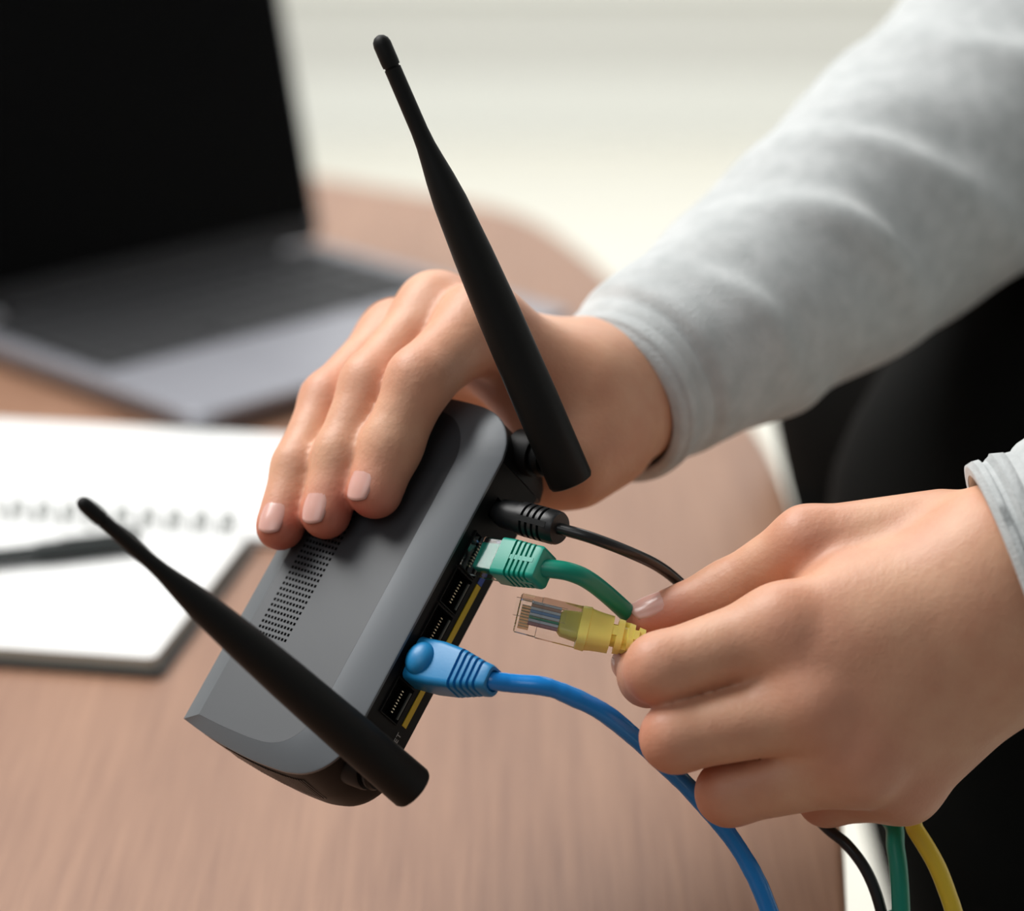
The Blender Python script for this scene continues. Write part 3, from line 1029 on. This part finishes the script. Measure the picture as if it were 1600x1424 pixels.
cord('cord', [pd(e0), pd(e0 + ya * 3 * mm), (1070, 1030, .897), (1150, 1085, .909), (1280, 1200, .914), (1408, 1268, .900), (1432, 1300, .897), (1462, 1350, .895), (1482, 1400, .895), (1494, 1440, .895), (1510, 1520, .90)],
     0.0028, M['yellow_cord'], yl, wob=.02,
     world_tail=[(0.175, 0.755, 0.60), (0.20, 0.74, 0.30), (0.22, 0.70, 0.01), (0.34, 0.60, 0.01)])


# ================================================================== PERSON
person = empty('person', (0.32, 1.2, 0), 'person in a grey sweatshirt and black trousers holding the router and yellow plug', 'person')


def J(px, py, d, r): return (cam_pt(px, py, d) * 1000.0, r)


def chain(p, js, k=2.5):
    D = None
    for (a, ra), (b, rb) in zip(js[:-1], js[1:]):
        d = capsule(p, a, b, ra, rb)
        D = d if D is None else smin(D, d, k)
    return D


def D_(px, py, h): return on_router(px, py, h)


# ---- right hand: on the router
rh_f = {
    'index': [J(752, 508, .929, 12.6), J(656, 594, .907, 10.5), J(611, 697, .9045, 9.6), J(586, 768, D_(586, 768, 10.2), 8.9)],
    'middle': [J(682, 490, .945, 12.4), J(580, 600, .922, 9.9), J(534, 712, .913, 9.0), J(509, 803, D_(509, 803, 9.8), 8.2)],
    'ring': [J(620, 528, .962, 11.6), J(515, 626, .937, 9.5), J(468, 730, .923, 8.7), J(438, 822, D_(438, 822, 9.6), 8.0)],
    'pinky': [J(600, 560, .982, 10.0), J(540, 600, .966, 8.2), J(505, 670, .958, 7.2), J(485, 735, .952, 6.6)],
}
RWR = [J(905, 600, .955, 20), J(945, 645, .965, 25), J(1010, 590, .985, 27), J(1150, 500, 1.015, 31)]


def right_hand(p):
    wr = capsule(p, J(928, 622, .958, 0)[0], J(1150, 500, 1.018, 0)[0], 23, 26)
    wr = smin(wr, capsule(p, J(940, 668, .955, 0)[0], J(1050, 590, .985, 0)[0], 17.5, 18), 10)
    palm = None
    for (a, ra), b in zip([rh_f[k][0] for k in ('index', 'middle', 'ring', 'pinky')],
                          [J(890, 600, .944, 15), J(872, 578, .955, 15), J(862, 580, .968, 15), J(850, 600, .978, 14)]):
        d = capsule(p, a, b[0], ra, b[1]); palm = d if palm is None else smin(palm, d, 7)
    palm = smin(palm, capsule(p, J(770, 560, .95, 0)[0], J(860, 620, .96, 0)[0], 12, 16), 8)      # palm thickness
    palm = smin(palm, capsule(p, J(820, 600, .945, 0)[0], J(890, 690, .945, 0)[0], 12, 17), 9)    # web to the thumb
    th = chain(p, [J(930, 680, .950, 17.5), J(893, 726, .938, 13.5), J(800, 762, D_(800, 762, -38), 10.5), J(738, 795, D_(738, 795, -37), 9)], 6)
    f = None
    for k in ('index', 'middle', 'ring', 'pinky'):
        d = chain(p, rh_f[k], 4)
        f = d if f is None else smin(f, d, 2.2)
    d = smin(palm, wr, 16)
    d = smin(d, th, 8)
    d = smin(d, f, 9)
    # wrinkles over the middle joints
    return creases(p, d, [(rh_f[k][1][0], rh_f[k][0][0], rh_f[k][2][0]) for k in ('index', 'middle', 'ring')]
                   + [(rh_f[k][2][0], rh_f[k][1][0], rh_f[k][3][0]) for k in ('index', 'middle', 'ring')], 0.38)


def creases(p, d, joints, amp):
    for c, a, b in joints:
        ax = nrm(np.asarray(b) - np.asarray(a)).astype(np.float32)
        q = p - np.asarray(c, np.float32)
        s_ = q @ ax
        rr = (q * q).sum(-1)
        g = np.exp(-rr / (2 * 9.0 ** 2))
        d = d + amp * g * np.cos(s_ * (2 * math.pi / 2.6))* np.exp(-(s_ / 4.0) ** 2)
    return d


# ---- left hand: pinching the plug
lh_f = {
    'index': [J(1222, 985, .8645, 12.8), J(1032, 1045, .864, 10.6), J(1013, 1058, .879, 8.8), J(990, 1035, .893, 7.0)],
    'middle': [J(1272, 1105, .8605, 12.8), J(1056, 1153, .862, 10.3), J(1062, 1158, .884, 9.0), J(1110, 1146, .896, 8.0)],
    'ring': [J(1340, 1190, .864, 12.6), J(1140, 1239, .872, 9.9), J(1146, 1240, .892, 8.6), J(1190, 1228, .902, 7.6)],
    'pinky': [J(1410, 1225, .880, 11.6), J(1292, 1246, .896, 8.8), J(1296, 1240, .911, 7.6), J(1330, 1225, .915, 7)],
}
lth = [J(1468, 842, .882, 15.5), J(1262, 846, .886, 10.6), J(1136, 926, .897, 9.2), J(1012, 974, .897, 7.9)]


def left_hand(p):
    wr = capsule(p, J(1580, 878, .870, 0)[0], J(1745, 838, .878, 0)[0], 23, 24)
    wr = smin(wr, capsule(p, J(1600, 965, .872, 0)[0], J(1760, 905, .880, 0)[0], 23, 24), 14)
    palm = None
    bases = [J(1530, 880, .868, 15), J(1545, 930, .866, 16), J(1555, 985, .868, 17), J(1560, 1040, .876, 18)]
    for k, b in zip(('index', 'middle', 'ring', 'pinky'), bases):
        a, ra = lh_f[k][0]
        d = capsule(p, a, b[0], ra, b[1]); palm = d if palm is None else smin(palm, d, 14)
    palm = smin(palm, capsule(p, J(1262, 1030, .864, 0)[0], J(1480, 950, .864, 0)[0], 12.5, 16), 12)
    palm = smin(palm, capsule(p, J(1215, 1048, .868, 0)[0], J(1500, 950, .866, 0)[0], 9.5, 15.5), 8)
    palm = smin(palm, capsule(p, J(1305, 1145, .866, 0)[0], J(1520, 1000, .866, 0)[0], 11.5, 16), 11)
    palm = smin(palm, capsule(p, J(1350, 1200, .872, 0)[0], J(1530, 1060, .872, 0)[0], 10, 15), 8)
    palm = smin(palm, capsule(p, J(1330, 960, .876, 0)[0], J(1500, 1020, .885, 0)[0], 14, 17), 8)
    palm = smin(palm, capsule(p, J(1330, 905, .878, 0)[0], J(1490, 880, .878, 0)[0], 11, 15), 10)   # first web
    palm = smin(palm, capsule(p, J(1280, 925, .882, 0)[0], J(1400, 900, .882, 0)[0], 7, 11), 9)
    th = chain(p, lth, 5)
    f = None
    for k in ('index', 'middle', 'ring', 'pinky'):
        d = chain(p, lh_f[k], 4)
        f = d if f is None else smin(f, d, 0.9)
    # knuckles
    for k in ('index', 'middle', 'ring', 'pinky'):
        c, r = lh_f[k][0]
        palm = smin(palm, np.sqrt(((p - (c + np.array([0, 1.5, 2.6])).astype(np.float32)) ** 2).sum(-1)) - (r - 1.7), 6)
    d = smin(palm, wr, 18)
    d = smin(d, f, 6)
    d = smin(d, th, 4)
    d = creases(p, d, [(lth[2][0], lth[1][0], lth[3][0])], 0.4)
    d = creases(p, d, [(lh_f[k][1][0], lh_f[k][0][0], lh_f[k][1][0] + (lh_f[k][1][0] - lh_f[k][0][0])) for k in ('index', 'middle', 'ring')], 0.25)
    return d


def bounds(js, pad):
    a = np.array([j[0] for j in js])
    return a.min(0) - pad, a.max(0) + pad


allr = [j for v in rh_f.values() for j in v] + [J(738, 795, D_(738, 795, -37), 9), J(1230, 450, 1.045, 0), J(1150, 700, 1.0, 0)]
lo, hi = bounds(allr, 16)
lo = lo - np.array([0, 8, 22.0]); hi = hi + np.array([14, 18, 14.0])
V1, F1 = surface_net(right_hand, lo, hi, 1.25)
alll = [j for v in lh_f.values() for j in v] + lth + [J(1900, 760, .865, 0), J(1900, 1000, .90, 0)]
lo, hi = bounds(alll, 17)
hi = hi + np.array([14, 14, 22.0]); lo = lo - np.array([0, 8, 16.0])
V2, F2 = surface_net(left_hand, lo, hi, 1.15)


def gauss(V, c, r): return np.exp(-((V - c) ** 2).sum(1) / (2 * r * r))


# upper body, neck and head (outside the frame, under the clothes)
def SH(x, y, z): return np.array([x, y, z]) * 1000.0


def torso(p):
    d = ellipsoid(p, SH(.36, 1.20, 1.20), (105, 165, 260))
    d = smin(d, capsule(p, SH(.36, 1.07, 1.33), SH(.36, 1.33, 1.33), 50, 50), 50)
    d = smin(d, capsule(p, SH(.35, 1.20, 1.40), SH(.32, 1.20, 1.52), 58, 54), 50)
    d = smin(d, ellipsoid(p, SH(.30, 1.20, 1.63), (98, 76, 118)), 20)
    d = smin(d, ellipsoid(p, SH(.235, 1.20, 1.57), (48, 52, 50)), 25)                 # jaw
    d = smin(d, capsule(p, SH(.208, 1.20, 1.635), SH(.186, 1.20, 1.60), 8, 13), 9)     # nose
    d = smin(d, ellipsoid(p, SH(.205, 1.20, 1.565), (10, 24, 7)), 7)                   # lips
    for s in (-1, 1):
        d = smin(d, ellipsoid(p, SH(.215, 1.20 + s * .032, 1.665), (14, 20, 5)), 8)    # brow
        d = smin(d, ellipsoid(p, SH(.312, 1.20 + s * .078, 1.625), (18, 7, 31)), 5)    # ear
        d = smin(d, -0.0 + ellipsoid(p, SH(.216, 1.20 + s * .032, 1.640), (12, 14, 9)), 4)
    el, er = P(1690, 75, 1.155) * 1000, SH(.375, .87, 1.00)
    d = smin(d, capsule(p, P(1040, 562, .992) * 1000, el, 23, 36), 10)
    d = smin(d, capsule(p, el, SH(.36, 1.31, 1.30), 36, 42), 14)
    d = smin(d, capsule(p, P(1670, 900, .874) * 1000, er, 27, 38), 10)
    d = smin(d, capsule(p, er, SH(.365, 1.09, 1.30), 38, 42), 14)
    return d


V3, F3 = surface_net(torso, (30, 760, 860), (530, 1450, 1775), 6)
Wv = [CAM + (V1 / 1000) @ CM.T, CAM + (V2 / 1000) @ CM.T, V3 / 1000]
body = mesh_obj('body', Wv[2], F3.tolist(), M['skin'], person, True, world=True, label='bare hands and wrists, left pinching, right gripping')
tmp = [mesh_obj('tmp', Wv[i], F_.tolist(), M['skin'], None) for i, F_ in ((0, F1), (1, F2))]
for o_ in tmp:
    md = body.modifiers.new('union', 'BOOLEAN'); md.operation = 'UNION'; md.object = o_; md.solver = 'MANIFOLD'
bpy.context.view_layer.update()
me = bpy.data.meshes.new_from_object(body.evaluated_get(bpy.context.evaluated_depsgraph_get()))
nv0 = len(me.vertices)
body.modifiers.clear()
if nv0 < 0.8 * (len(V1) + len(V2)):
    print('BOOLEAN FAILED', nv0)
    Vw = np.concatenate(Wv); Fa = np.concatenate([F1, F2 + len(V1), F3 + len(V1) + len(V2)])
    me = bpy.data.meshes.new('body'); me.from_pydata((Vw - np.array([.32, 1.2, 0])).tolist(), [], Fa.tolist())
    me.materials.append(M['skin'])
me.polygons.foreach_set('use_smooth', [True] * len(me.polygons))
body.data = me
for o_ in tmp: bpy.data.objects.remove(o_)
bv = np.empty(len(me.vertices) * 3); me.vertices.foreach_get('co', bv)
bv = bv.reshape(-1, 3) + np.array([.32, 1.2, 0])
BC = ((bv - CAM) @ CM) * 1000


def flush(V):
    f = np.zeros(len(V))
    for k in ('index', 'middle', 'ring', 'pinky'):
        t_, d_ = rh_f[k][3][0], rh_f[k][2][0]
        f += 1.0 * gauss(V, t_ + (t_ - d_) * .35, 9) + .3 * gauss(V, rh_f[k][1][0], 9) + .15 * gauss(V, rh_f[k][0][0], 12)
        f += .45 * gauss(V, lh_f[k][1][0] + np.array([-6, -3, 0]), 9) + .32 * gauss(V, lh_f[k][0][0] + np.array([4, 0, 10]), 10)
    f += 1.0 * gauss(V, lth[3][0] + np.array([0, -3, 2]), 11) + .4 * gauss(V, lth[1][0] + np.array([0, 0, 6]), 9)
    f += .5 * gauss(V, J(760, 630, .93, 0)[0], 14)
    return np.clip(f, 0, 1)


at = me.attributes.new('flush', 'FLOAT', 'POINT')
at.data.foreach_set('value', flush(BC).astype(np.float32))


def nail(tip, dip, n, r, ln, wd, shift=0.0, lift=0.35, name='fingernail'):
    """tip, dip centres in camera mm, n = back-of-finger direction"""
    t_ = nrm(tip - dip); n = nrm(n - t_ * t_.dot(n)); s_ = np.cross(t_, n)
    NU, NV = 12, 12
    top, bot = [], []
    for i in range(NU + 1):
        u = -1 + 2 * i / NU
        for j in range(NV + 1):
            v = -1 + 2 * j / NV
            # square -> rounded outline
            uu = u * math.sqrt(1 - 0.42 * v * v); vv = v * math.sqrt(1 - 0.25 * u * u)
            ph = vv * wd
            rr = r + lift - 0.9 * max(0, uu) ** 2 - 0.5 * max(0, -uu - .55) - .35 * (abs(v) ** 6)
            c = tip + t_ * (shift + uu * ln / 2)
            top.append(c + (n * math.cos(ph) + s_ * math.sin(ph)) * rr)
            bot.append(c + (n * math.cos(ph) + s_ * math.sin(ph)) * (rr - 0.9))
    m_ = NV + 1
    N = len(top)
    f = []
    for i in range(NU):
        for j in range(NV):
            a = i * m_ + j
            f.append((a, a + 1, a + m_ + 1, a + m_)); f.append((a + N, a + m_ + N, a + m_ + 1 + N, a + 1 + N))
    bd = [j for j in range(m_)] + [i * m_ + NV for i in range(1, NU + 1)] + [NU * m_ + j for j in range(NV - 1, -1, -1)] + [i * m_ for i in range(NU - 1, 0, -1)]
    for i in range(len(bd)):
        a, b = bd[i], bd[(i + 1) % len(bd)]
        f.append((a, a + N, b + N, b))
    v = CAM + (np.array(top + bot) / 1000) @ CM.T
    o = mesh_obj(name, v, f, M['nail'], body, True, world=True)
    bm = bmesh.new(); bm.from_mesh(o.data); bmesh.ops.recalc_face_normals(bm, faces=bm.faces); bm.to_mesh(o.data); bm.free()
    return o


for k, n_ in (('index', (-.66, .10, .75)), ('middle', (-.50, .12, .86)), ('ring', (-.40, .1, .92))):
    T_, D2 = rh_f[k][3], rh_f[k][2]
    nail(T_[0], D2[0], np.array(n_), T_[1], 12.5, 0.62, shift=-0.2, lift=.12)
nail(lth[3][0], lth[2][0], np.array([-.05, .84, .54]), lth[3][1], 12.5, 0.78, shift=-2.6, lift=.35)
nail(lh_f['index'][3][0], lh_f['index'][2][0], np.array([-.85, 0, -.45]), lh_f['index'][3][1] + .2, 8, 0.5, shift=-0.8, lift=.1)

# hair
def hair(p):
    d = ellipsoid(p, SH(.315, 1.20, 1.66), (101, 83, 105))
    cut = (p[..., 2] - 1625) * -1 - (p[..., 0] - 250) * 0.9 + 40
    return np.maximum(d, np.maximum(cut * .7, (225 - p[..., 0])))


V4, F4 = surface_net(hair, (200, 1100, 1530), (430, 1300, 1780), 6)
mesh_obj('hair', V4 / 1000, F4.tolist(), M['hair'], person, True, world=True)

# ---- sweatshirt: torso, sleeves, cuffs
shirt_v = MB()
rings = []
for z, a, b, cx in ((0.93, .152, .190, .325), (0.95, .158, .20, .32), (1.05, .15, .205, .335), (1.18, .15, .215, .35), (1.30, .145, .225, .36), (1.38, .125, .21, .36), (1.43, .09, .15, .36), (1.455, .075, .085, .355), (1.48, .066, .068, .35)):
    rings.append([(cx + a * math.cos(q) * (1 + .02 * math.sin(q * 5 + z * 30)), 1.2 + b * math.sin(q) * (1 + .015 * math.sin(q * 7 + z * 20)), z) for q in np.linspace(0, 2 * math.pi, 49)[:-1]])
shirt_v.loft(rings, cap=False)
shirt = mesh_world(shirt_v, 'sweatshirt', M['fabric'], person, ang=80, label='light grey marled sweatshirt')
so = shirt.modifiers.new('thickness', 'SOLIDIFY'); so.thickness = 0.003


mb = MB(); mb.loft([[(.349 + a * math.cos(q), 1.2 + a * 1.03 * math.sin(q), z - .018 * math.cos(q) * -1) for q in np.linspace(0, 2 * math.pi, 49)[:-1]] for a, z in ((.066, 1.468), (.072, 1.472), (.0735, 1.484), (.070, 1.496), (.065, 1.497), (.062, 1.490))], cap=False)
mesh_world(mb, 'collar', M['fabric'], shirt, ang=80)


def sleeve(ctrl, folds, seed, name='sleeve', squash=1.0):
    """ctrl: world centre + radius (m); folds: (s, angle, width, length, depth, tilt)"""
    C_ = np.array([np.append(c, r) for c, r in ctrl])
    path = spline(C_, 12)
    pts, rad = path[:, :3], path[:, 3]
    seg = 96
    L = np.concatenate([[0], np.cumsum(np.linalg.norm(np.diff(pts, axis=0), axis=1))])
    # resample evenly
    n = int(L[-1] / 0.002)
    s = np.linspace(0, L[-1], n)
    pts = np.stack([np.interp(s, L, pts[:, i]) for i in range(3)], 1); rad = np.interp(s, L, rad)
    rg = np.random.RandomState(seed)
    ph = rg.rand(8) * 6.28
    def shape(i, a):
        f = 0
        for (s0, a0, wd, ln, dp, tl) in folds:
            da = (a - a0 + math.pi) % (2 * math.pi) - math.pi
            q = (s[i] - s0 - tl * da) / wd
            if abs(q) < 4 and abs(da) < ln * 2.2:
                f += dp * math.exp(-(da / ln) ** 2) * (math.exp(-q * q) - 0.45 * math.exp(-((q - 1.9) ** 2)))
        e = min(1, s[i] / 0.05)
        f += e * (0.0008 * math.sin(a * 3 + ph[0] + s[i] * 40) + 0.0005 * math.sin(a * 5 + ph[1] - s[i] * 70) + .0005 * math.sin(a * 2 + s[i] * 130 + ph[2]))
        return 1 + f / rad[i]
    rings = sweep(pts, rad, seg, shape)
    mb = MB(); mb.loft(rings, cap=False)
    return mb, rings


# right sleeve
ctl = [(950, 634, .966, .0285), (972, 617, .972, .0300), (1000, 594, .980, .0325), (1045, 562, .990, .0345), (1165, 485, 1.02, .0400), (1290, 388, 1.055, .0470),
       (1430, 285, 1.09, .0525), (1530, 205, 1.115, .0560), (1650, 105, 1.145, .0600)]
ctrl = [(P(a, b, c), r) for a, b, c, r in ctl] + [(np.array((.27, 1.20, 1.04)), .062), (np.array((.315, 1.29, 1.16)), .066), (np.array((.35, 1.33, 1.29)), .072), (np.array((.36, 1.31, 1.37)), .07)]
th0 = {}
pth = spline(np.array([c for c, r in ctrl]), 12)
tan0 = nrm(pth[1] - pth[0]); x0, _ = frame_of(tan0)
y0_ = np.cross(tan0, x0)
def ang_of(v):     # angle on the sleeve that faces direction v (world), near the cuff
    return math.atan2(np.dot(v, y0_), np.dot(v, x0))
af = ang_of(CM @ np.array([0, 0, 1.0])); ad = ang_of(CM @ np.array([.5, -.7, .3])); au = ang_of(CM @ np.array([-.5, .7, .2]))
folds = [(0.020, af, .0035, 1.6, -0.0022, 0.0), (0.050, af + .1, .006, .8, .0022, .010), (0.075, ad, .009, .5, .0018, .018), (0.105, af, .009, .75, .0038, .022), (0.118, af + .3, .010, .5, .0022, .02),
         (0.145, af - .3, .008, .6, .0024, .02), (0.17, af + .4, .011, .8, .0035, .03), (0.205, au, .010, .6, .0026, .02), (0.235, af, .012, .9, .0042, .035), (0.275, au, .012, .9, .006, .04),
         (0.305, af, .013, 1.1, .0085, .05), (0.335, au, .013, 1.0, .008, .05), (0.37, af, .014, 1.1, .009, .05)]
mb, rings = sleeve(ctrl, folds, 3)
sl = mesh_world(mb, 'sleeve', M['fabric'], shirt, ang=85, label='light grey sleeve on the arm reaching to the router')
so = sl.modifiers.new('thickness', 'SOLIDIFY'); so.thickness = 0.0028; so.offset = -1
def hem_band(rings, i0, i1, lift, name='cuff_hem', label=None):
    cen = [np.mean(r, axis=0) for r in rings]
    m_ = MB(); rr = []
    K = 7
    for k in range(K):
        q = k / (K - 1); i = int(round(i0 + (i1 - i0) * q))
        up = lift * math.sin(math.pi * q) ** .5 + .0004
        rr.append([np.array(p) + nrm(np.array(p) - cen[i]) * up for p in rings[i]])
    base = [np.array(p) - nrm(np.array(p) - cen[i0]) * .002 for p in rings[i0]]
    rr = [base] + rr
    m_.loft(rr, cap=False)
    return mesh_world(m_, name, M['fabric'], shirt, ang=85, label=label)
hem_band(rings, 0, 5, .0012)

# left sleeve
ctl = [(1580, 924, .868, .0395), (1620, 910, .8675, .0402), (1660, 896, .867, .0412), (1730, 872, .868, .043), (1900, 820, .875, .047)]
ctrl = [(P(a, b, c), r) for a, b, c, r in ctl] + [(np.array((.30, .84, .955)), .052), (np.array((.375, .87, 1.00)), .058), (np.array((.39, .93, 1.10)), .062), (np.array((.375, 1.03, 1.25)), .068), (np.array((.36, 1.09, 1.37)), .07)]
pth = spline(np.array([c for c, r in ctrl]), 12)
tan0 = nrm(nrm(pth[1] - pth[0]) ); x0, _ = frame_of(tan0); y0_ = np.cross(tan0, x0)
af = ang_of(CM @ np.array([0, 0, 1.0])); ad = ang_of(CM @ np.array([.3, -.9, .2])); au = ang_of(CM @ np.array([-.3, .9, .2]))
folds = [(0.012, af, .003, 2.5, -0.0026, 0.0), (0.030, au, .006, 1.0, .003, .010), (0.05, af, .007, 1.0, .003, .012), (0.10, af, .01, 1.0, .004, .02), (0.2, af, .014, 1.2, .008, .03)]
mb, rings = sleeve(ctrl, folds, 8)
sl = mesh_world(mb, 'sleeve', M['fabric'], shirt, ang=85, label='light grey sleeve with a ridged cuff on the near arm')
so = sl.modifiers.new('thickness', 'SOLIDIFY'); so.thickness = 0.0028; so.offset = -1
hem_band(rings, 0, 2, .0013)
hem_band(rings, 3, 7, .0016, 'cuff_ridge')

# ---- trousers and shoes
def trous(p):
    d = ellipsoid(p, SH(.32, 1.215, .88), (150, 190, 140))
    d = smin(d, capsule(p, SH(.238, 1.10, .80), SH(.285, 1.09, .45), 108, 74), 50)
    d = smin(d, capsule(p, SH(.232, 1.31, .80), SH(.285, 1.32, .45), 108, 74), 50)
    d = smin(d, capsule(p, SH(.285, 1.09, .45), SH(.31, 1.08, .10), 74, 60), 30)
    d = smin(d, capsule(p, SH(.285, 1.32, .45), SH(.31, 1.33, .10), 74, 60), 30)
    q = p * np.float32(1 / 60.0)
    d = d + 1.6 * np.sin(q[..., 2] * 2.1 + q[..., 1] * 1.3) * np.sin(q[..., 0] * 1.7 + q[..., 1])
    return np.maximum(np.maximum(d, p[..., 2] - 942), 60 - p[..., 2])


V5, F5 = surface_net(trous, (80, 930, 40), (520, 1500, 1010), 9)
mesh_obj('trousers', V5 / 1000, F5.tolist(), M['trousers'], person, True, world=True, label='plain black trousers')
for s_, y in ((0, 1.08), (1, 1.33)):
    def shoe(p):
        d = capsule(p, SH(.33, y, .045), SH(.17, y, .035), 42, 38)
        d = smin(d, capsule(p, SH(.315, y, .05), SH(.31, y, .11), 40, 40), 20)
        return np.maximum(d, 1 - p[..., 2])
    V6, F6 = surface_net(shoe, (100, y * 1000 - 70, -10), (400, y * 1000 + 70, 170), 6)
    mesh_obj('shoe', V6 / 1000, F6.tolist(), M['shoe'], person, True, world=True)
